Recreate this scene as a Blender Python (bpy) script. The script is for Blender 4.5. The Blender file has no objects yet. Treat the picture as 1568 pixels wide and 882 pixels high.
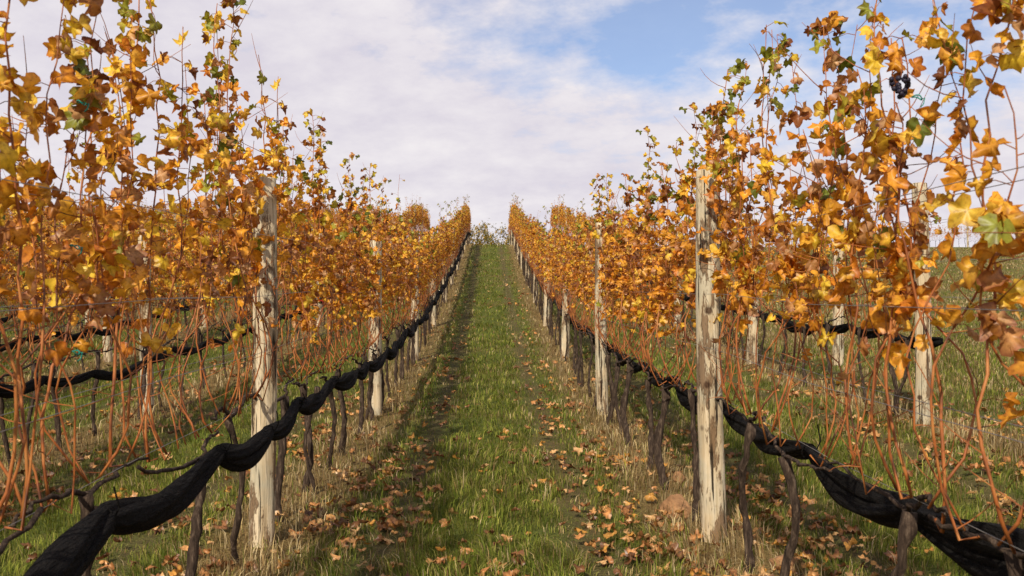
import bpy, math, random
import numpy as np
from mathutils import Vector, Matrix, Euler
SEED=7
random.seed(SEED); rng=np.random.default_rng(SEED)
sc=bpy.context.scene
EYE=1.55; ROWW=1.37; PITCH=2.74

# ---------------------------------------------------------------- terrain
_yy=np.linspace(-60,1500,15601)
_L=np.interp(_yy,[-60,0,6,12,18,24,36,48,56,61,68,80,120,300,1500],[-1.6,-1.55,-1.55,-1.53,-1.34,-.95,.1,1.4,2.3,2.66,2.6,1.9,-1.,-8,-12])
_R=np.interp(_yy,[-60,0,6,12,18,24,36,48,60,75,95,108,140,300,1500],[-1.6,-1.55,-1.55,-1.5,-1.32,-.95,.05,1.15,2.1,3.0,3.95,4.1,3,-8,-12])
k=np.ones(41)/41
_L=np.convolve(np.pad(_L,20,mode='edge'),k,'valid'); _R=np.convolve(np.pad(_R,20,mode='edge'),k,'valid')
def sst(a,b,x):
    t=np.clip((x-a)/(b-a),0,1); return t*t*(3-2*t)
def ground(x,y):
    x=np.asarray(x,float); y=np.asarray(y,float)
    b=sst(6,16,x)
    h=np.interp(y,_yy,_L)*(1-b)+np.interp(y,_yy,_R)*b
    h=h+0.27*sst(1.6,4.0,x)*(1-sst(18,45,y))*sst(3,8,y)
    h=h+0.012*np.sin(x*2.1+y*.7)+0.01*np.sin(y*1.7-x*1.3)
    pp=np.abs(((x+ROWW)%PITCH)-ROWW)
    h=h-0.025*np.exp(-((pp-0.62)/0.17)**2)*(x<5)
    return h+EYE
def gz(x,y): return float(ground(x,y))

# ---------------------------------------------------------------- node helpers
def newmat(name):
    m=bpy.data.materials.new(name); m.use_nodes=True
    nt=m.node_tree; nt.nodes.clear()
    out=nt.nodes.new('ShaderNodeOutputMaterial')
    return m,nt,out
def N(nt,t,**kw):
    n=nt.nodes.new(t)
    for a,v in kw.items(): setattr(n,a,v)
    return n
def mathn(nt,op,a,b=None,c=None,clamp=False):
    n=nt.nodes.new('ShaderNodeMath'); n.operation=op; n.use_clamp=clamp
    for i,v in enumerate((a,b,c)):
        if v is None: continue
        if isinstance(v,(int,float)): n.inputs[i].default_value=v
        else: nt.links.new(v,n.inputs[i])
    return n.outputs[0]
def mixc(nt,f,a,b,mode='MIX'):
    n=nt.nodes.new('ShaderNodeMix'); n.data_type='RGBA'; n.blend_type=mode
    for s,v in ((n.inputs[0],f),(n.inputs[6],a),(n.inputs[7],b)):
        if isinstance(v,(int,float)): s.default_value=v
        elif isinstance(v,tuple): s.default_value=(v[0],v[1],v[2],1)
        else: nt.links.new(v,s)
    return n.outputs[2]
def noise(nt,vec,scale,detail=4,rough=.55,scl=None):
    if scl:
        mp=nt.nodes.new('ShaderNodeMapping'); mp.inputs['Scale'].default_value=scl
        nt.links.new(vec,mp.inputs['Vector']); vec=mp.outputs[0]
    n=nt.nodes.new('ShaderNodeTexNoise'); n.inputs['Scale'].default_value=scale
    n.inputs['Detail'].default_value=detail; n.inputs['Roughness'].default_value=rough
    nt.links.new(vec,n.inputs['Vector']); return n.outputs['Fac']
def ramp(nt,fac,stops):
    r=nt.nodes.new('ShaderNodeValToRGB'); e=r.color_ramp.elements
    while len(e)<len(stops): e.new(.5)
    for el,(p,c) in zip(e,stops):
        el.position=p; el.color=(c,c,c,1) if isinstance(c,(int,float)) else (*c,1)
    nt.links.new(fac,r.inputs[0]); return r.outputs[0]
def bump(nt,h,strength,dist):
    b=nt.nodes.new('ShaderNodeBump'); b.inputs['Strength'].default_value=strength; b.inputs['Distance'].default_value=dist
    nt.links.new(h,b.inputs['Height']); return b.outputs[0]
def princ(nt,out,col,rough=.8,normal=None,spec=.3):
    p=nt.nodes.new('ShaderNodeBsdfPrincipled')
    if isinstance(col,tuple): p.inputs['Base Color'].default_value=(*col,1)
    else: nt.links.new(col,p.inputs['Base Color'])
    p.inputs['Roughness'].default_value=rough; p.inputs['Specular IOR Level'].default_value=spec
    if normal: nt.links.new(normal,p.inputs['Normal'])
    if out: nt.links.new(p.outputs[0],out.inputs[0])
    return p

def leafmat(name,trans,scale=60):
    m,nt,out=newmat(name)
    at=N(nt,'ShaderNodeAttribute',attribute_name='Col')
    tc=N(nt,'ShaderNodeTexCoord')
    n1=noise(nt,tc.outputs['Object'],scale,2,.65)
    f=ramp(nt,n1,[(.3,(.58,.47,.42)),(.44,(.95,.92,.9)),(.7,(1.25,1.25,1.25))])
    c=mixc(nt,1.0,at.outputs['Color'],f,'MULTIPLY')
    p=N(nt,'ShaderNodeBsdfDiffuse'); nt.links.new(c,p.inputs[0])
    gl=N(nt,'ShaderNodeBsdfGlossy'); gl.inputs['Roughness'].default_value=.42; gl.inputs[0].default_value=(1,1,1,1)
    g2=N(nt,'ShaderNodeMixShader'); g2.inputs[0].default_value=.035; nt.links.new(p.outputs[0],g2.inputs[1]); nt.links.new(gl.outputs[0],g2.inputs[2])
    t=N(nt,'ShaderNodeBsdfTranslucent')
    ct=mixc(nt,1.0,c,(1.2,1.08,.75),'MULTIPLY'); nt.links.new(ct,t.inputs['Color'])
    ms=N(nt,'ShaderNodeMixShader'); ms.inputs[0].default_value=trans
    nt.links.new(g2.outputs[0],ms.inputs[1]); nt.links.new(t.outputs[0],ms.inputs[2]); nt.links.new(ms.outputs[0],out.inputs[0])
    return m
M_leaf=leafmat('vine_leaf',.36)
M_fallen=leafmat('fallen_leaf',.10)
M_treeleaf=leafmat('tree_leaf',.3,2)
m,nt,out=newmat('cane'); tc=N(nt,'ShaderNodeTexCoord')
n1=noise(nt,tc.outputs['Object'],22,2,.6,(1,1,.4))
c=ramp(nt,n1,[(.3,(.08,.028,.014)),(.5,(.32,.095,.022)),(.7,(.44,.18,.05))]); princ(nt,out,c,.55,None,.3); M_cane=m
m,nt,out=newmat('vine_bark'); tc=N(nt,'ShaderNodeTexCoord')
n1=noise(nt,tc.outputs['Object'],60,5,.7,(1,1,.18))
c=ramp(nt,n1,[(.3,(.012,.008,.006)),(.52,(.055,.036,.025)),(.74,(.18,.13,.09))]); princ(nt,out,c,.9,bump(nt,n1,1.,.012),.15); M_bark=m
m,nt,out=newmat('weathered_post_wood'); tc=N(nt,'ShaderNodeTexCoord'); oi=N(nt,'ShaderNodeObjectInfo')
va=N(nt,'ShaderNodeVectorMath',operation='ADD'); nt.links.new(tc.outputs['Object'],va.inputs[0]); nt.links.new(oi.outputs['Location'],va.inputs[1])
v=va.outputs[0]
g1=noise(nt,v,30,6,.65,(1,1,.06)); g2=noise(nt,v,11,5,.72,(1,1,.22)); g3=noise(nt,v,50,3,.6,(1,1,.03))
c=ramp(nt,g1,[(.25,(.24,.16,.085)),(.46,(.50,.39,.24)),(.70,(.70,.59,.42))])
g4=noise(nt,v,3.5,4,.6)
c=mixc(nt,ramp(nt,g4,[(.46,0.),(.62,.6)]),c,(.38,.36,.27))
c=mixc(nt,ramp(nt,g2,[(.52,0.),(.57,.85)]),c,(.16,.09,.045))
c=mixc(nt,ramp(nt,g3,[(.36,.95),(.41,0.)]),c,(.03,.02,.013))
vk=N(nt,'ShaderNodeTexVoronoi'); vk.inputs['Scale'].default_value=6; nt.links.new(v,vk.inputs['Vector'])
c=mixc(nt,ramp(nt,vk.outputs['Distance'],[(.10,.9),(.18,0.)]),c,(.06,.03,.016))
hh=mathn(nt,'ADD',g1,mathn(nt,'MULTIPLY',ramp(nt,g3,[(.33,0.),(.42,1.)]),.9))
hh=mathn(nt,'ADD',hh,mathn(nt,'MULTIPLY',ramp(nt,g2,[(.53,0.),(.60,1.)]),.6))
princ(nt,out,c,.85,bump(nt,hh,1.,.012),.15); M_post=m
m,nt,out=newmat('black_netting'); tc=N(nt,'ShaderNodeTexCoord')
n1=noise(nt,tc.outputs['Object'],85,3,.7,(1,.10,1)); n2=noise(nt,tc.outputs['Object'],14,4,.7,(1,.45,1)); n3=noise(nt,tc.outputs['Object'],420,1,.5)
c=mixc(nt,ramp(nt,n3,[(.4,0.),(.7,1.)]),(.0015,.0015,.002),(.022,.019,.017))
c=mixc(nt,ramp(nt,n1,[(.4,0.),(.7,.5)]),c,(.02,.018,.016))
princ(nt,out,c,.9,bump(nt,mathn(nt,'ADD',n1,mathn(nt,'MULTIPLY',n2,1.6)),1.,.025),.08); M_net=m
m,nt,out=newmat('galvanized_wire'); p=princ(nt,out,(.30,.29,.27),.45); p.inputs['Metallic'].default_value=.7; M_wire=m
def plain(name,col,rough=.5):
    m,nt,out=newmat(name); tc=N(nt,'ShaderNodeTexCoord'); n1=noise(nt,tc.outputs['Object'],40,3)
    c=mixc(nt,n1,tuple(x*.75 for x in col),tuple(min(1,x*1.2) for x in col)); princ(nt,out,c,rough,bump(nt,n1,.3,.004)); return m
M_grape=plain('grape_skin',(.018,.014,.03),.5)
M_tie=plain('green_plastic_tie',(.01,.22,.16),.4); M_red=plain('red_tape',(.55,.02,.015),.4)
m,nt,out=newmat('fieldstone'); tc=N(nt,'ShaderNodeTexCoord'); n1=noise(nt,tc.outputs['Object'],9,6,.7)
princ(nt,out,ramp(nt,n1,[(.3,(.16,.08,.035)),(.6,(.38,.20,.09)),(.8,(.44,.30,.18))]),.9,bump(nt,n1,1.,.03)); M_stone=m

m,nt,out=newmat('vineyard_ground'); geo=N(nt,'ShaderNodeNewGeometry'); P=geo.outputs['Position']
sx=N(nt,'ShaderNodeSeparateXYZ'); nt.links.new(P,sx.inputs[0]); X=sx.outputs[0]
nA=noise(nt,P,.8,4,.6); nB=noise(nt,P,7,4,.65); nC=noise(nt,P,45,3,.7)
d=mathn(nt,'PINGPONG',mathn(nt,'ADD',X,ROWW+PITCH*40),ROWW)
dj=mathn(nt,'ADD',d,mathn(nt,'MULTIPLY',mathn(nt,'SUBTRACT',nB,.5),.5))
rowm=ramp(nt,dj,[(.22,1.),(.50,0.)])
inv=mathn(nt,'LESS_THAN',X,5.3); outv=mathn(nt,'SUBTRACT',1.,inv)
rowm=mathn(nt,'MULTIPLY',rowm,inv)
green=ramp(nt,nC,[(.3,(.045,.055,.012)),(.5,(.12,.145,.028)),(.72,(.20,.225,.05))])
dry=ramp(nt,nC,[(.3,(.08,.05,.02)),(.55,(.28,.18,.07)),(.75,(.44,.31,.14))])
pt=mathn(nt,'ADD',mathn(nt,'MULTIPLY',nA,.6),mathn(nt,'MULTIPLY',nB,.4))
pt=mathn(nt,'ADD',pt,mathn(nt,'MULTIPLY',outv,.09))
patch=ramp(nt,pt,[(.48,0.),(.66,.75)])
c=mixc(nt,patch,green,dry)
c=mixc(nt,mathn(nt,'MULTIPLY',rowm,.85),c,dry)
trk=mathn(nt,'SUBTRACT',1.,mathn(nt,'MULTIPLY',mathn(nt,'ABSOLUTE',mathn(nt,'SUBTRACT',dj,.75)),4.5),clamp=True)
trk=mathn(nt,'MULTIPLY',mathn(nt,'MULTIPLY',trk,inv),.75)
c=mixc(nt,trk,c,(.13,.09,.045))
princ(nt,out,c,.95,bump(nt,mathn(nt,'ADD',nC,nB),1.,.05),.1); M_ground=m
m,nt,out=newmat('grass_blade'); at=N(nt,'ShaderNodeAttribute',attribute_name='Col')
p=N(nt,'ShaderNodeBsdfDiffuse'); nt.links.new(at.outputs['Color'],p.inputs[0])
t=N(nt,'ShaderNodeBsdfTranslucent'); nt.links.new(at.outputs['Color'],t.inputs['Color'])
ms=N(nt,'ShaderNodeMixShader'); ms.inputs[0].default_value=.3
nt.links.new(p.outputs[0],ms.inputs[1]); nt.links.new(t.outputs[0],ms.inputs[2]); nt.links.new(ms.outputs[0],out.inputs[0]); M_grass=m

# ---------------------------------------------------------------- mesh builder
class MB:
    def __init__(s): s.v=[];s.f=[];s.m=[];s.c=[];s.n=0
    def add(s,V,F,mat,C):
        V=np.asarray(V,float); s.v.append(V)
        for f in F: s.f.append(tuple(i+s.n for i in f)); s.m.append(mat)
        C=np.asarray(C,float)
        if C.ndim==1: C=np.tile(C,(len(V),1))
        s.c.append(C); s.n+=len(V)
    def tube(s,P,R,sides,mat,col=(.3,.15,.05),cap=True,rfun=None):
        P=np.asarray(P,float); n=len(P); R=np.broadcast_to(np.asarray(R,float),(n,))
        T=np.gradient(P,axis=0); T/=np.linalg.norm(T,axis=1)[:,None]+1e-9
        ref=np.array([1.,0,0]) if abs(T[0][0])<.8 else np.array([0,1.,0])
        V=[]
        a=np.linspace(0,2*np.pi,sides,endpoint=False)
        for i in range(n):
            u=np.cross(T[i],ref); u/=np.linalg.norm(u)+1e-9; w=np.cross(T[i],u)
            rr=R[i]*(rfun(i,a) if rfun else 1.)
            V.append(P[i]+ (np.cos(a)*rr)[:,None]*u+(np.sin(a)*rr)[:,None]*w)
        V=np.concatenate(V); F=[]
        for i in range(n-1):
            for j in range(sides):
                k=(j+1)%sides
                F.append((i*sides+j,i*sides+k,(i+1)*sides+k,(i+1)*sides+j))
        if cap:
            F.append(tuple(range(sides))[::-1]); F.append(tuple((n-1)*sides+j for j in range(sides)))
        s.add(V,F,mat,col)
    def mesh(s,name,mats,smooth=True):
        me=bpy.data.meshes.new(name); me.from_pydata(np.concatenate(s.v).tolist(),[],s.f)
        for m in mats: me.materials.append(m)
        me.polygons.foreach_set('material_index',s.m)
        me.polygons.foreach_set('use_smooth',[smooth]*len(s.f))
        ca=me.color_attributes.new('Col','FLOAT_COLOR','POINT')
        C=np.concatenate(s.c); C=np.hstack([C,np.ones((len(C),1))]).astype(np.float32)
        ca.data.foreach_set('color',C.ravel()); me.update(); return me
def obj(name,me,loc=(0,0,0),rot=(0,0,0),scale=(1,1,1),parent=None):
    o=bpy.data.objects.new(name,me); sc.collection.objects.link(o)
    o.location=loc; o.rotation_euler=rot; o.scale=scale
    if parent: o.parent=parent
    return o

# ---------------------------------------------------------------- leaf template
_tab=[(0,1.0),(9,.86),(19,.80),(30,.64),(42,.84),(52,.97),(62,.85),(74,.62),(88,.76),(104,.86),(120,.74),(142,.66),(162,.52)]
_ang=[a for a,_ in _tab]+[180]+[360-a for a,_ in _tab[::-1][:-1]]
_rad=[r for _,r in _tab]+[.10]+[r for _,r in _tab[::-1][:-1]]
_ang=np.radians(_ang); _rad=np.array(_rad); NO=len(_ang)
def leaf(mb,pos,tip,nrm,size,kx,ky,crump,col,edge,mat,R=random):
    jr=_rad*(1+np.array([R.uniform(-.10,.10) for _ in range(NO)]))
    th=_ang
    ox=np.sin(th)*jr; oy=np.cos(th)*jr
    px=np.concatenate([[0],ox*.5,ox]); py=np.concatenate([[0],oy*.5,oy])
    rr=np.hypot(px,py); tt=np.concatenate([[0],th,th])
    pz=crump*(rr**1.5)*np.sin(tt*R.choice([2,3,4])+R.uniform(0,6.28))*.38 + crump*.16*np.sin(tt*6+R.uniform(0,6))*rr
    if abs(ky)>.05:
        a=ky*py; y2=np.sin(a)/ky-pz*np.sin(a); z2=(1-np.cos(a))/ky+pz*np.cos(a); py,pz=y2,z2
    if abs(kx)>.05:
        a=kx*np.abs(px); sg=np.sign(px); x2=sg*(np.sin(a)/kx-pz*np.sin(a)*0.5); z2=(1-np.cos(a))/kx+pz*np.cos(a); px,pz=x2,z2
    t=Vector(tip).normalized(); n=Vector(nrm); n=(n-t*n.dot(t))
    if n.length<1e-4: n=t.orthogonal()
    n.normalize(); b=t.cross(n)
    A=np.array([b,t,n])
    V=np.stack([px,py,pz],1)*size@A+np.array(pos)
    F=[]
    for i in range(NO):
        k=(i+1)%NO
        F.append((0,1+i,1+k)); F.append((1+i,1+NO+i,1+NO+k,1+k))
    col=np.array(col); edge=np.array(edge)
    C=np.concatenate([[col*1.05],np.tile(col,(NO,1)),np.tile(edge,(NO,1))*np.array([[R.uniform(.75,1.2)] for _ in range(NO)])])
    mb.add(V,F,mat,C)

GOLD=[(.80,.41,.035),(.76,.36,.03),(.70,.28,.022),(.82,.50,.05),(.60,.22,.022),(.80,.45,.045),(.74,.34,.035),(.82,.44,.06)]
TAN=[(.52,.26,.09),(.40,.17,.045),(.24,.085,.025),(.58,.34,.15),(.44,.18,.035)]
GRN=[(.34,.34,.035),(.26,.28,.03),(.50,.44,.04),(.15,.18,.024)]
YEL=[(.82,.58,.05),(.78,.53,.06)]
def leafcol(h,R,greenish=0.):
    u=R.random(); g=max(0,(h-1.95))*.62+greenish+.04
    if u<g: c=R.choice(GRN if R.random()<.75 else YEL)
    elif u<g+.25: c=R.choice(TAN)
    elif u<g+.38: c=R.choice(YEL)
    else: c=R.choice(GOLD)
    k=R.uniform(.75,1.10); return tuple(x*k for x in c)
def rand_unit(R):
    z=R.uniform(-1,1); a=R.uniform(0,6.283); r=math.sqrt(1-z*z); return Vector((r*math.cos(a),r*math.sin(a),z))

def build_vine(seed,tall=0,dens=1.,ncane=9,green=0.,Hr=(1.85,2.4),lowcut=1.25,sz=(.028,.058)):
    R=random.Random(seed); mb=MB()
    heads=[]
    for k in range(1 if R.random()<.6 else 2):
        y0=R.uniform(-.12,.12)+k*R.uniform(.08,.2); x0=R.uniform(-.03,.03); lean=R.uniform(-.28,.28); P=[];Rd=[]
        zt=R.uniform(.74,.86); r0=R.uniform(.015,.025)
        ph=R.uniform(0,6); am=R.uniform(.010,.035)
        for i in range(16):
            t=i/15; P.append((x0+am*math.sin(t*6+ph)+R.uniform(-.006,.006), y0+lean*t+am*math.sin(t*8+ph*2)+R.uniform(-.008,.008), -.06+(zt+.06)*t))
            Rd.append(r0*(1.35-.5*min(1,t*3) if t<.15 else 1.0-.2*t+R.uniform(-.2,.25)+(.4 if t>.93 else 0)))
        mb.tube(P,Rd,8,0,cap=True); heads.append(P[-1])
    h=heads[0]
    for sgn in (-1,1):
        P=[h];y=h[1];z=h[2];x=h[0]
        tgt=sgn*.54; dz=R.uniform(-.03,.05)
        for i in range(1,11):
            t=i/10; P.append((x*(1-t)+R.uniform(-.018,.018), y+(tgt-y)*t, z*(1-t)+.86*t+R.uniform(-.012,.012)+ dz*math.sin(t*3.1)))
        r0=R.uniform(.007,.012)
        mb.tube(P,[r0*(1-.35*i/10)*R.uniform(.8,1.4) for i in range(11)],6,0)
    for ci in range(ncane):
        y=-.5+(ci+R.random())/ncane; z=.87
        is_tall = ci<tall
        H=R.uniform(2.45,2.95) if is_tall else R.uniform(*Hr)
        side=R.choice((-1,1)); x=R.uniform(-.015,.015)
        P=[(x,y,z)]; n=18
        low=R.random()<.35; bow=R.uniform(.03,.15)*side; dy=R.uniform(-.28,.28); ph=R.uniform(0,6)
        ex=R.uniform(-.10,.10); 
        bendtop=R.uniform(-.35,.35); crook=R.uniform(-.06,.06); cp=R.uniform(.15,.6)
        for i in range(1,n):
            t=i/(n-1)
            xx=x+bow*math.sin(min(1,t*2.2)*math.pi)+ex*t+.018*math.sin(t*11+ph)
            yy=y+dy*t+.035*math.sin(t*7+ph)+bendtop*max(0,t-.7)**2*4+(crook if t>cp else 0)
            zz=z+(H-z)*t - (.12*math.sin(min(1,t*7)*math.pi) if low else 0)
            P.append((xx+R.uniform(-.009,.009),yy+R.uniform(-.014,.014),zz))
        r0=R.uniform(.0032,.0058)
        mb.tube(P,[r0*(1-.65*i/(n-1))*(1.18 if i%2 else 1) for i in range(n)],5,1)
        Pn=np.array(P)
        def at(t):
            f=t*(n-1); i=min(n-2,int(f)); return Pn[i]*(1-f+i)+Pn[i+1]*(f-i)
        nl=int((26 if not is_tall else 36)*dens*R.uniform(.5,1.3))
        clump=[R.uniform(.35,1.) for _ in range(3)]
        for li in range(nl):
            if R.random()<.6: t=R.choice(clump)+R.gauss(0,.055)
            else: t=.2+.8*R.random()**.75
            t=min(1,max(.12,t))
            p=at(t); hgt=p[2]
            if hgt<lowcut and R.random()<.72: continue
            off=rand_unit(R); off.z*=.5; L=R.uniform(.02,.10); 
            q=Vector(p)+off*L
            mb.tube([p,(Vector(p)+q)/2+Vector((0,0,.01)),q],[.0018,.0015,.0013],3,1,cap=False)
            tip=Vector((off.x*.6,off.y*.6,-.75))+rand_unit(R)*.6
            nr=Vector((R.uniform(-1,1),R.uniform(-1,1),R.uniform(-.1,.9)))
            c=leafcol(hgt,R,green); dry=.5 if c[1]/c[0]>.8 else 1.
            size=R.uniform(*sz)*(1. if hgt<2.4 else .8)
            kk=R.uniform(.4,2.3)*dry*R.choice((-1,1)); kk2=R.uniform(-2.2,2.6)*dry
            e=(c[0]*.62,c[1]*.45,c[2]*.6) if R.random()<.45 else (c[0]*.95,c[1]*.85,c[2]*.85)
            leaf(mb,q,tip,nr,size,kk2,kk,R.uniform(.3,1.5),c,e,2,R)
        for _ in range(5):
            t=R.uniform(.05,1.); p=Vector(at(t)); d=rand_unit(R); d.z=abs(d.z)*.8; L=R.uniform(.06,.32); cu=rand_unit(R)*R.uniform(.02,.12)
            pts=[p+d*L*s+Vector((0,0,.05*s*s))+cu*s*s for s in (0,.25,.5,.75,1)]
            mb.tube(pts,[.0024,.0021,.0018,.0014,.0009],3,1,cap=False)
    return mb.mesh('grapevine_mesh',[M_bark,M_cane,M_leaf])

V_norm=[build_vine(100+i,tall=0 if i%3 else 1,dens=1.0,ncane=10) for i in range(10)]
V_mid=[build_vine(500+i,tall=2,dens=.98,ncane=10,Hr=(1.85,2.5),sz=(.030,.060)) for i in range(5)]
V_tall=[build_vine(200+i,tall=3,dens=.92,ncane=10,Hr=(1.95,2.6),lowcut=1.45,sz=(.030,.064)) for i in range(8)]
V_sparse=[build_vine(300+i,tall=0,dens=.5,ncane=8) for i in range(5)]

def slope(x,y): return math.atan2(gz(x,y+.5)-gz(x,y-.5),1.)
def put_vine(x,y,meshes,parent=None,R=random,name='grapevine'):
    fl=R.random()<.5
    s=slope(x,y)
    o=obj(name,R.choice(meshes),(x+R.uniform(-.02,.02),y,gz(x,y)),parent=parent)
    o.rotation_euler=(s,0,0) if not fl else (-s,0,math.pi)
    o.scale=(R.uniform(.95,1.1),1.03,R.uniform(.96,1.05))

# ---------------------------------------------------------------- posts
def post_mesh(seed,H=2.2,r=.073):
    R=random.Random(seed); mb=MB(); n=26; P=[];Rd=[]
    bx=R.uniform(-.02,.02); ph=[R.uniform(0,6) for _ in range(4)]
    for i in range(n):
        t=i/(n-1); P.append((bx*math.sin(t*3),.01*math.sin(t*4+ph[0]),-.25+(H+.25)*t)); Rd.append(r*(1.06-.10*t+R.uniform(-.018,.018)))
    P+= [(P[-1][0],P[-1][1],H+.008)]; Rd+= [Rd[-1]*.86]
    def rf(i,a): 
        t=i/n
        return 1+.04*np.sin(2*a+ph[1])+.02*np.sin(5*a+ph[2]+t*2)-.09*np.exp(-((((a-ph[3]+t*.5)+np.pi)%(2*np.pi)-np.pi)/.10)**2)
    mb.tube(P,Rd,40,0,rfun=rf)
    return mb.mesh('wooden_post_mesh',[M_post])
PM=[post_mesh(i,H=2.2,r=.070+.003*(i%3)) for i in range(6)]
def put_post(x,y,parent=None,i=None,name='wooden_trellis_post',sz=None):
    i=random.randrange(6) if i is None else i
    o=obj(name,PM[i],(x,y,gz(x,y)),parent=parent)
    o.rotation_euler=(random.uniform(-.018,.018),random.uniform(-.018,.018),random.uniform(0,6.28)); o.scale=(1,1,sz or random.uniform(.95,1.03)); return o

# ---------------------------------------------------------------- nets and wires
def net(x0,y0,y1,seed,dz=.78,R0=1.,parent=None,name='rolled_bird_netting',strands=3,boost=None):
    R=random.Random(seed); mb=MB()
    ties=[y0]
    while ties[-1]<y1: ties.append(ties[-1]+R.uniform(.85,1.8))
    ties=np.array(ties); tz=np.array([R.uniform(-.03,.03) for _ in ties]); bulk=np.array([R.uniform(.5,1.15) for _ in ties]); 
    ys=np.arange(y0,y1,.03); idx=np.searchsorted(ties,ys,side='right')-1; idx=np.clip(idx,0,len(ties)-2)
    t=(ys-ties[idx])/(ties[idx+1]-ties[idx])
    sag=-.055*np.sin(np.pi*t)*(ties[idx+1]-ties[idx])
    zz=ground(np.full_like(ys,x0),ys)+dz+tz[idx]*(1-t)+tz[idx+1]*t+sag
    rad=R0*(.030+.034*np.sin(np.pi*np.clip(t**.85,0,1))**.7*bulk[idx])
    if boost is not None: rad=rad*(1+boost*(1-sst(3.2,4.6,ys)))
    C=np.stack([x0+.02*np.sin(ys*1.9+seed),ys,zz],1)
    tw=R.uniform(2.2,2.8)
    for k in range(strands):
        ph=2*np.pi*k/strands+.5*np.sin(ys*1.7+k*2)
        a=tw*ys+1.2*np.sin(ys*.9)+ph; of=rad*.48*(1+.35*np.sin(ys*2.7+k*1.7))
        P=C+np.stack([of*np.cos(a)*.75,0*a,of*np.sin(a)*1.3],1)
        rk=rad*(.60+.10*np.sin(ys*3.1+k*2.1)+.05*np.sin(ys*9.3+k))
        def rf(i,aa,k=k):
            s=ys[i]; return 1+.14*np.sin(2*aa+3*s+k)+.12*np.sin(4*aa+5.5*s+k*3)+.08*np.sin(7*aa+7*s+2*np.sin(3*s))+.04*np.sin(11*aa+4*s)
        mb.tube(P,rk,22,0,rfun=rf)
    for yt,z_ in zip(ties[1:-1],tz[1:-1]):
        c=np.array([x0+.02*math.sin(yt*1.9+seed),yt,gz(x0,yt)+dz+z_]); a=np.linspace(0,2*np.pi,12); rr=.038*R0
        mb.tube(np.stack([c[0]+rr*np.cos(a),np.full(12,yt)+.01*np.sin(a*2),c[2]+rr*np.sin(a)],1),.004,4,0,cap=False)
        L=R.uniform(.03,.09); s_=R.uniform(-1,1)
        mb.tube([(c[0]+rr,yt,c[2]+rr*.3),(c[0]+rr+.02,yt+.02*s_,c[2]+rr+.01),(c[0]+rr+.01,yt+.05*s_,c[2]+rr+L)],.0035,4,0,cap=False)
    return obj(name,mb.mesh('netting_mesh',[M_net]),parent=parent)
def wires(x0,y0,y1,parent=None,hs=(.88,1.18,1.5,1.85)):
    mb=MB(); ys=np.arange(y0,y1,1.5)
    for hgt in hs:
        for s in ((0,) if hgt<1 else (-.075,.075)):
            z=ground(np.full_like(ys,x0),ys)+hgt
            mb.tube(np.stack([np.full_like(ys,x0+s),ys,z],1),.0014,4,0)
    return obj('trellis_wire',mb.mesh('wire_mesh',[M_wire]),parent=parent)

random.seed(11)
def nearrow(x0,seed):
    R=random.Random(seed); y=-1.5; last=None
    while y<66:
        pool=V_tall if y<7.2 else (V_mid if y<13 else V_norm)
        mm=[m for m in pool if m is not last]; mch=R.choice(mm); last=mch
        put_vine(x0,y,[mch],R=R); y+=1.0
    wires(x0,-2,66)
nearrow(-ROWW,21); nearrow(ROWW,22)
for kx,(x0) in enumerate((-ROWW,ROWW)):
    for j in range(0,11):
        y=6.03+6.0*j
        put_post(x0,y,i=(j*2+kx)%6,sz={(0,0):1.,(1,0):1.02,(0,1):.95,(1,1):1.05}.get((kx,j)))
    put_post(x0,.03)
net(-ROWW+.11,-1.8,63,3,dz=.76,R0=.92,boost=.30); net(ROWW+.11,-1.8,63,4,dz=.80,R0=.92,boost=.6)

for r in range(1,12):
    x0=-ROWW-PITCH*r
    e=bpy.data.objects.new('vineyard_row',None); sc.collection.objects.link(e)
    R=random.Random(50+r); ystart=max(2.0,(-x0)*1.6-4)
    y=ystart
    while y<67:
        put_vine(x0,y,V_norm,parent=e,R=R,name='vine'); y+=1.0
    for j in range(0,12):
        y=.03+6.0*j
        if y>ystart: put_post(x0,y,parent=e,name='post')
    if r<4: net(x0+.11,ystart,62,30+r,parent=e,name='netting',dz=.70,R0=.9)
    wires(x0,ystart,66,parent=e)
x0=4.0
e=bpy.data.objects.new('vineyard_row',None); sc.collection.objects.link(e); R=random.Random(77)
y=9.6
while y<64:
    put_vine(x0,y,V_sparse if y<26 else V_norm,parent=e,R=R,name='vine'); y+=1.0
for j in range(9): put_post(x0,9.1+6*j,parent=e,name='post')
net(x0+.1,9.0,60,41,parent=e,name='netting',dz=.80,R0=.85); wires(x0,4,64,parent=e)
put_post(5.25,14.9)
for r in range(12):
    x0=12+PITCH*2*r
    e=bpy.data.objects.new('vineyard_row',None); sc.collection.objects.link(e)
    for j in range(9):
        put_vine(x0,93+1.3*j,V_sparse,parent=e,name='vine')
    put_post(x0,92.5,parent=e,name='post'); put_post(x0+.5*PITCH,98.5,parent=e,name='post')

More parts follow.
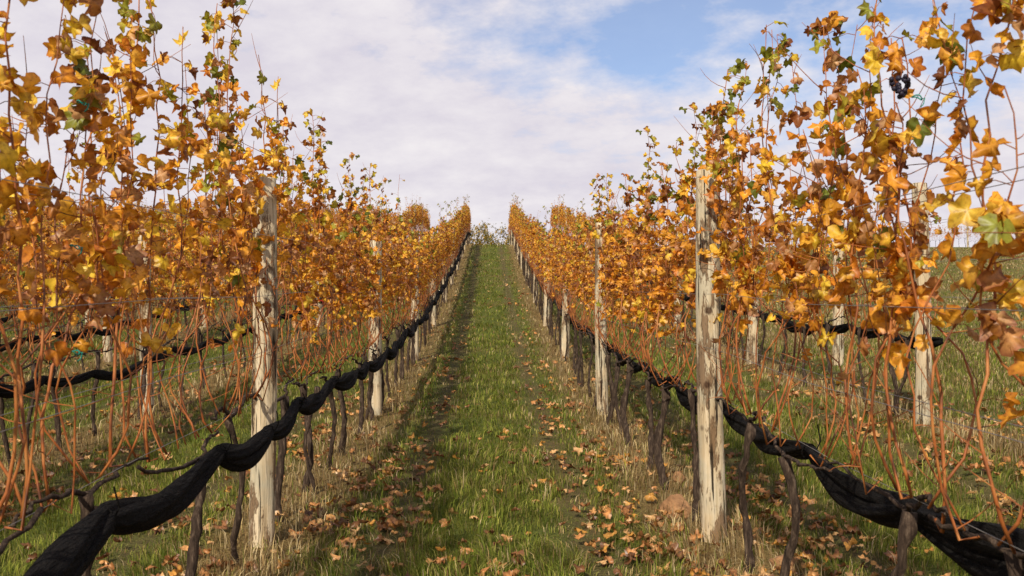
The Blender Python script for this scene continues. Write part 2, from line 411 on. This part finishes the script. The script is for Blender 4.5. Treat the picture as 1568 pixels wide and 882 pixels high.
# ---------------------------------------------------------------- ground sheet
xs=np.concatenate([-np.geomspace(700,14,26),np.arange(-13.5,13.6,.25),np.geomspace(14,700,26)])
ys=np.concatenate([np.linspace(-60,-4,15),np.arange(-3,66,.3),np.arange(66.5,130,2.),np.geomspace(131,1400,24)])
GX,GY=np.meshgrid(xs,ys); GZ=ground(GX,GY)
V=np.stack([GX,GY,GZ],-1).reshape(-1,3); nx=len(xs); ny=len(ys)
ii=np.arange(nx*ny).reshape(ny,nx); F=np.stack([ii[:-1,:-1],ii[:-1,1:],ii[1:,1:],ii[1:,:-1]],-1).reshape(-1,4)
me=bpy.data.meshes.new('ground'); me.from_pydata(V.tolist(),[],F.tolist()); me.materials.append(M_ground)
me.polygons.foreach_set('use_smooth',[True]*len(F)); obj('ground',me)

# ---------------------------------------------------------------- grass
NB=540000
Z=np.exp(rng.uniform(np.log(3.2),np.log(75),NB)); Xb=rng.uniform(-1,1,NB)*(.60*Z+1.2)
pp=(Xb+ROWW)%PITCH; d=np.minimum(pp,PITCH-pp); d=np.where(Xb>5.3,1.37,d)
_G={}
def vnoise(x,y,s,seed):
    if seed not in _G: _G[seed]=np.random.default_rng(seed).random((256,256))
    G=_G[seed]; x=x/s; y=y/s
    xi=np.floor(x).astype(int); yi=np.floor(y).astype(int); fx=x-xi; fy=y-yi; fx=fx*fx*(3-2*fx); fy=fy*fy*(3-2*fy)
    g=lambda a,b: G[a%256,b%256]
    return (g(xi,yi)*(1-fx)+g(xi+1,yi)*fx)*(1-fy)+(g(xi,yi+1)*(1-fx)+g(xi+1,yi+1)*fx)*fy
nz=.4*vnoise(Xb,Z,.7,1)+.4*vnoise(Xb,Z,.16,2)+.2*vnoise(Xb,Z,2.7,3)
mead=np.where(Xb>5.0,.65*vnoise(Xb,Z,2.2,12)+.12,0)
dj=d+(nz-.5)*.5
dryp=np.clip(1-sst(.20,.58,dj),0,1)
trkp=np.exp(-((dj-.76)/.15)**2)*(Xb<5.3)
keep=rng.random(NB)<(1-.55*dryp)*(1-.68*trkp)*(.45+1.0*nz)
Xb,Z,d,dj,dryp,trkp,nz,mead=[a[keep] for a in (Xb,Z,d,dj,dryp,trkp,nz,mead)]; NB=len(Z)
H=rng.uniform(.035,.105,NB)*(1-.5*trkp)*(.4+1.3*nz); H*=np.where(rng.random(NB)<.05,1.7,1)
H*=1+.6*(d<.25)*rng.random(NB)
W=.0022*np.maximum(1,(Z/6))**.85*rng.uniform(.7,1.4,NB)
az=rng.uniform(0,2*np.pi,NB)*.5+2*np.pi*vnoise(Xb,Z,.22,33); bend=rng.uniform(.2,1.2,NB)
dx=np.cos(az);dy=np.sin(az)
g=ground(Xb,Z)-.004
B=np.stack([Xb,Z,g],1); side=np.stack([-dy,dx,np.zeros(NB)],1)*W[:,None]
mid=B+np.stack([dx*H*bend*.25,dy*H*bend*.25,H*.58],1); tip=B+np.stack([dx*H*bend*.85,dy*H*bend*.85,H*(1-.25*bend)],1)
V=np.stack([B-side,B+side,mid+side*.8,mid-side*.8,tip],1).reshape(-1,3)
base=(np.arange(NB)*5)[:,None]
loops=np.concatenate([base+np.array([[0,1,2,3]]),base+np.array([[3,2,4]])],1).ravel()
me=bpy.data.meshes.new('grass'); me.vertices.add(NB*5); me.vertices.foreach_set('co',V.ravel().astype(np.float32))
me.loops.add(NB*7); me.loops.foreach_set('vertex_index',loops.astype(np.int32))
me.polygons.add(NB*2); ls=(np.arange(NB)*7)[:,None]+np.array([[0,4]]); me.polygons.foreach_set('loop_start',ls.ravel().astype(np.int32))
me.update(calc_edges=True)
gr=np.array([[.175,.215,.032],[.125,.165,.025],[.25,.265,.045],[.33,.31,.075]]); dr=np.array([[.52,.39,.18],[.40,.27,.12],[.28,.175,.075],[.60,.47,.26]])
isdry=rng.random(NB)<np.clip(.15+.80*dryp+.42*trkp+.5*(nz-.6)+mead,0,.95)
C=np.where(isdry[:,None],dr[rng.integers(0,4,NB)],gr[rng.integers(0,4,NB)])*rng.uniform(.65,1.25,NB)[:,None]
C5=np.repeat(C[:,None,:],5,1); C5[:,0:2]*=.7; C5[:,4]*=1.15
C5=np.concatenate([C5,np.ones((NB,5,1))],2).astype(np.float32)
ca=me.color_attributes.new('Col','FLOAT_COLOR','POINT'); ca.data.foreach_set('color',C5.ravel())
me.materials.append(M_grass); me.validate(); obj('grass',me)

# ---------------------------------------------------------------- fallen leaves
R=random.Random(5); mb=MB(); cnt=0
FC=[(.56,.29,.10),(.48,.22,.07),(.36,.16,.055),(.25,.11,.04),(.60,.36,.15),(.58,.29,.06),(.18,.08,.03)]
while cnt<4800:
    z=math.exp(R.uniform(math.log(3.2),math.log(48))); x=R.uniform(-1,1)*(.58*z+.6)
    if x>5.3 and R.random()<.75: continue
    p_=(x+ROWW)%PITCH; d_=min(p_,PITCH-p_)
    dens=.06+ .75*math.exp(-((d_-.42)/.26)**2)+.55*math.exp(-((d_-.78)/.12)**2)
    if z<11: dens+=.10
    dens*=(.05+1.8*float(vnoise(np.array([x]),np.array([z]),.4,9)[0])**1.5)
    if R.random()>dens: continue
    c=R.choice(FC); k=R.uniform(.7,1.15); c=tuple(a*k for a in c)
    a=R.uniform(0,6.28)
    leaf(mb,(x,z,gz(x,z)+R.uniform(.025,.07)),(math.cos(a),math.sin(a),R.uniform(-.3,.3)),(R.uniform(-.6,.6),R.uniform(-.6,.6),1),R.uniform(.028,.062)*(1 if z<15 else 1.15),
         R.uniform(-2.4,2.6),R.uniform(-1.8,2.1),R.uniform(.3,1.7),c,tuple(q*.7 for q in c),0,R); cnt+=1
obj('fallen_leaves',mb.mesh('fallen_leaves',[M_fallen]))

# ---------------------------------------------------------------- stones, grapes, ties
def stone(x,y,s,seed):
    import bmesh
    bm=bmesh.new(); bmesh.ops.create_icosphere(bm,subdivisions=4,radius=1)
    R=random.Random(seed); pl=[(rand_unit(R),R.uniform(.55,.85)) for _ in range(16)]
    for v in bm.verts:
        u=v.co.normalized(); r=1.
        for n_,d_ in pl:
            q=u.dot(n_)
            if q>.05: r=min(r,d_/q)
        r+=.02*math.sin(u.x*9+seed)*math.sin(u.y*8)
        v.co=Vector((u.x*r*s[0],u.y*r*s[1],u.z*r*s[2]))
    me=bpy.data.meshes.new('fieldstone'); bm.to_mesh(me); bm.free(); me.materials.append(M_stone)
    for p in me.polygons: p.use_smooth=True
    obj('fieldstone',me,(x,y,gz(x,y)+s[2]*.42),(0,0,R.uniform(0,6)))
stone(1.26,6.7,(.14,.11,.11),1); stone(1.60,5.4,(.08,.07,.07),2); stone(1.5,7.9,(.07,.07,.06),3)

def grapes(x,y,z,seed,n=26):
    R=random.Random(seed); mb=MB()
    mb.tube([(0,0,.07),(.005,0,.03),(0,0,0)],[.003,.0025,.002],5,1)
    for i in range(n):
        t=i/n; rr=.030*(1-t)**.6; a=R.uniform(0,6.28); c=np.array([rr*math.cos(a),rr*math.sin(a),-.06*t])
        r=R.uniform(.0075,.0095); th=np.linspace(0,np.pi,7)[:,None]; ph=np.linspace(0,2*np.pi,9)[None,:-1]
        V=np.stack([np.sin(th)*np.cos(ph),np.sin(th)*np.sin(ph),np.cos(th)*np.ones_like(ph)],-1).reshape(-1,3)*r+c
        F=[(q*8+j,q*8+(j+1)%8,(q+1)*8+(j+1)%8,(q+1)*8+j) for q in range(6) for j in range(8)]
        mb.add(V,F,0,(.02,.01,.03))
    obj('grape_bunch',mb.mesh('grape_bunch',[M_grape,M_cane]),(x,y,z))
grapes(1.27,3.05,EYE+.65,1)
def tie(x,y,z,mat,nm,s=1):
    mb=MB(); a=np.linspace(0,2*np.pi,14); mb.tube(np.stack([.014*np.cos(a)*s,.016*np.sin(a)*s,.004*np.sin(2*a)],1),.0022*s,5,0,cap=False)
    mb.tube([(.014,0,0),(.02,-.01,.006),(.022,-.012,-.012),(.016,-.012,-.024)],[.002*s]*4,4,0)
    obj(nm,mb.mesh(nm,[mat]),(x,y,z),(.2,.3,.5))
for (x,y,z) in [(-1.30,3.2,EYE+.59),(-1.3,3.15,EYE+.13),(-1.3,3.15,EYE-.2),(1.3,4.6,EYE+.32),(1.3,3.0,EYE+.58)]:
    tie(x,y,z,M_tie,'green_vine_tie',1.)
tie(-4.0,12.6,EYE-.85,M_red,'red_vine_tie',2.5); tie(-1.3,7.7,EYE-.1,M_red,'red_vine_tie',1.2)

# ---------------------------------------------------------------- distant trees past the crest
def tree(x,y,Ht,seed):
    R=random.Random(seed); mb=MB()
    def branch(p,d,L,r,dep):
        pts=[p]; q=p.copy(); dd=d.copy()
        for i in range(5):
            dd=(dd+rand_unit(R)*.18+Vector((0,0,.05))).normalized(); q=q+dd*L/5; pts.append(q.copy())
        mb.tube([tuple(a) for a in pts],[r*(1-.5*i/5) for i in range(6)],6 if dep<2 else 4,0)
        if dep<3:
            for k in range(4 if dep else 6):
                b=pts[R.randint(2,5)]; nd=(dd*.6+rand_unit(R)*.9+Vector((0,0,.25))).normalized(); branch(b,nd,L*R.uniform(.5,.72),r*.5,dep+1)
        if dep>=2:
            for k in range(16):
                c=pts[R.randint(1,5)]+rand_unit(R)*R.uniform(.05,.5); n=rand_unit(R); t=n.orthogonal().normalized(); b=n.cross(t); s=R.uniform(.06,.14)
                col=R.choice([(.30,.22,.05),(.20,.17,.035),(.50,.32,.06),(.14,.14,.03)])
                mb.add([tuple(c-t*s),tuple(c-b*s*.6),tuple(c+t*s),tuple(c+b*s*.6)],[(0,1,2,3)],1,col)
    branch(Vector((0,0,-.3)),Vector((0,0,1)),Ht*.5,Ht*.022,0)
    obj('distant_tree',mb.mesh('tree',[M_bark,M_treeleaf]),(x,y,gz(x,y)))
for i,(x,y,h) in enumerate([(-1.4,100,6.3),(.6,104,6.9),(-3.2,108,7),(2.4,102,6.6),(-5.5,104,6.),(4.6,106,6.6),(-.3,112,7.4)]): tree(x,y,h,400+i)

# ---------------------------------------------------------------- sun, sky
el=math.radians(38); azs=math.radians(200)
dsun=Vector((math.sin(azs)*math.cos(el),math.cos(azs)*math.cos(el),math.sin(el)))
L=bpy.data.lights.new('sun','SUN'); L.energy=5.0; L.angle=math.radians(1.2); L.color=(1,.91,.76)
lo=bpy.data.objects.new('sun',L); sc.collection.objects.link(lo); lo.rotation_euler=dsun.to_track_quat('Z','Y').to_euler()
w=bpy.data.worlds.new('World'); sc.world=w; w.use_nodes=True; nt=w.node_tree; nt.nodes.clear()
out=nt.nodes.new('ShaderNodeOutputWorld')
sky=nt.nodes.new('ShaderNodeTexSky'); sky.sky_type='NISHITA'; sky.sun_disc=False; sky.sun_elevation=el; sky.sun_rotation=azs
sky.dust_density=.3; sky.ozone_density=3.
tc=nt.nodes.new('ShaderNodeTexCoord'); D=tc.outputs['Generated']
s=nt.nodes.new('ShaderNodeSeparateXYZ'); nt.links.new(D,s.inputs[0])
zc=mathn(nt,'ADD',mathn(nt,'MAXIMUM',s.outputs[2],0.),.30)
cx=mathn(nt,'DIVIDE',s.outputs[0],zc); cy=mathn(nt,'DIVIDE',s.outputs[1],zc)
cb=nt.nodes.new('ShaderNodeCombineXYZ'); nt.links.new(cx,cb.inputs[0]); nt.links.new(cy,cb.inputs[1])
mp=nt.nodes.new('ShaderNodeMapping'); mp.inputs['Rotation'].default_value=(0,0,.35); nt.links.new(cb.outputs[0],mp.inputs[0]); CV=mp.outputs[0]
n1=noise(nt,CV,1.9,6,.58,(1,1,1)); n2=noise(nt,CV,7.0,5,.62,(1,1,1)); n3=noise(nt,CV,.9,2,.5)
def blob(cx_,cz_,kx_,kz_):
    a=mathn(nt,'MULTIPLY',mathn(nt,'SUBTRACT',s.outputs[0],cx_),kx_); b=mathn(nt,'MULTIPLY',mathn(nt,'SUBTRACT',s.outputs[2],cz_),kz_)
    return mathn(nt,'POWER',2.718,mathn(nt,'MULTIPLY',mathn(nt,'ADD',mathn(nt,'MULTIPLY',a,a),mathn(nt,'MULTIPLY',b,b)),-1.))
cov=mathn(nt,'ADD',mathn(nt,'MULTIPLY',n1,.55),mathn(nt,'MULTIPLY',n2,.45))
cov=mathn(nt,'ADD',cov,.20)
cov=mathn(nt,'SUBTRACT',cov,mathn(nt,'MULTIPLY',blob(.07,.245,3.8,13.),.22))
cov=mathn(nt,'SUBTRACT',cov,mathn(nt,'MULTIPLY',blob(.36,.235,4.2,8.),.22))
cov=mathn(nt,'SUBTRACT',cov,mathn(nt,'MULTIPLY',mathn(nt,'MAXIMUM',mathn(nt,'SUBTRACT',s.outputs[2],.32),0.),.6))
fac=ramp(nt,cov,[(.38,.20),(.48,.62),(.58,1.)])
shade=ramp(nt,mathn(nt,'ADD',mathn(nt,'MULTIPLY',n2,.5),mathn(nt,'MULTIPLY',n3,.5)),[(.38,(.72,.68,.76)),(.62,(.90,.86,.88))])
b1=nt.nodes.new('ShaderNodeBackground'); nt.links.new(mixc(nt,1.,sky.outputs[0],(.95,1.0,1.13),'MULTIPLY'),b1.inputs[0]); b1.inputs[1].default_value=.11
b2=nt.nodes.new('ShaderNodeBackground'); nt.links.new(shade,b2.inputs[0]); b2.inputs[1].default_value=1.
mx=nt.nodes.new('ShaderNodeMixShader'); nt.links.new(fac,mx.inputs[0]); nt.links.new(b1.outputs[0],mx.inputs[1]); nt.links.new(b2.outputs[0],mx.inputs[2]); nt.links.new(mx.outputs[0],out.inputs[0])

# ---------------------------------------------------------------- camera
cd=bpy.data.cameras.new('camera'); cd.lens=35; cd.sensor_width=36; cd.clip_start=.05; cd.clip_end=4000
cam=bpy.data.objects.new('camera',cd); sc.collection.objects.link(cam); cam.location=(0,0,EYE)
cam.rotation_euler=(math.radians(90),0,-math.radians(1.28))
cd.dof.use_dof=True; cd.dof.focus_distance=7.5; cd.dof.aperture_fstop=6.3
sc.camera=cam
sc.view_settings.view_transform='Standard'; sc.view_settings.look='None'; sc.view_settings.exposure=0
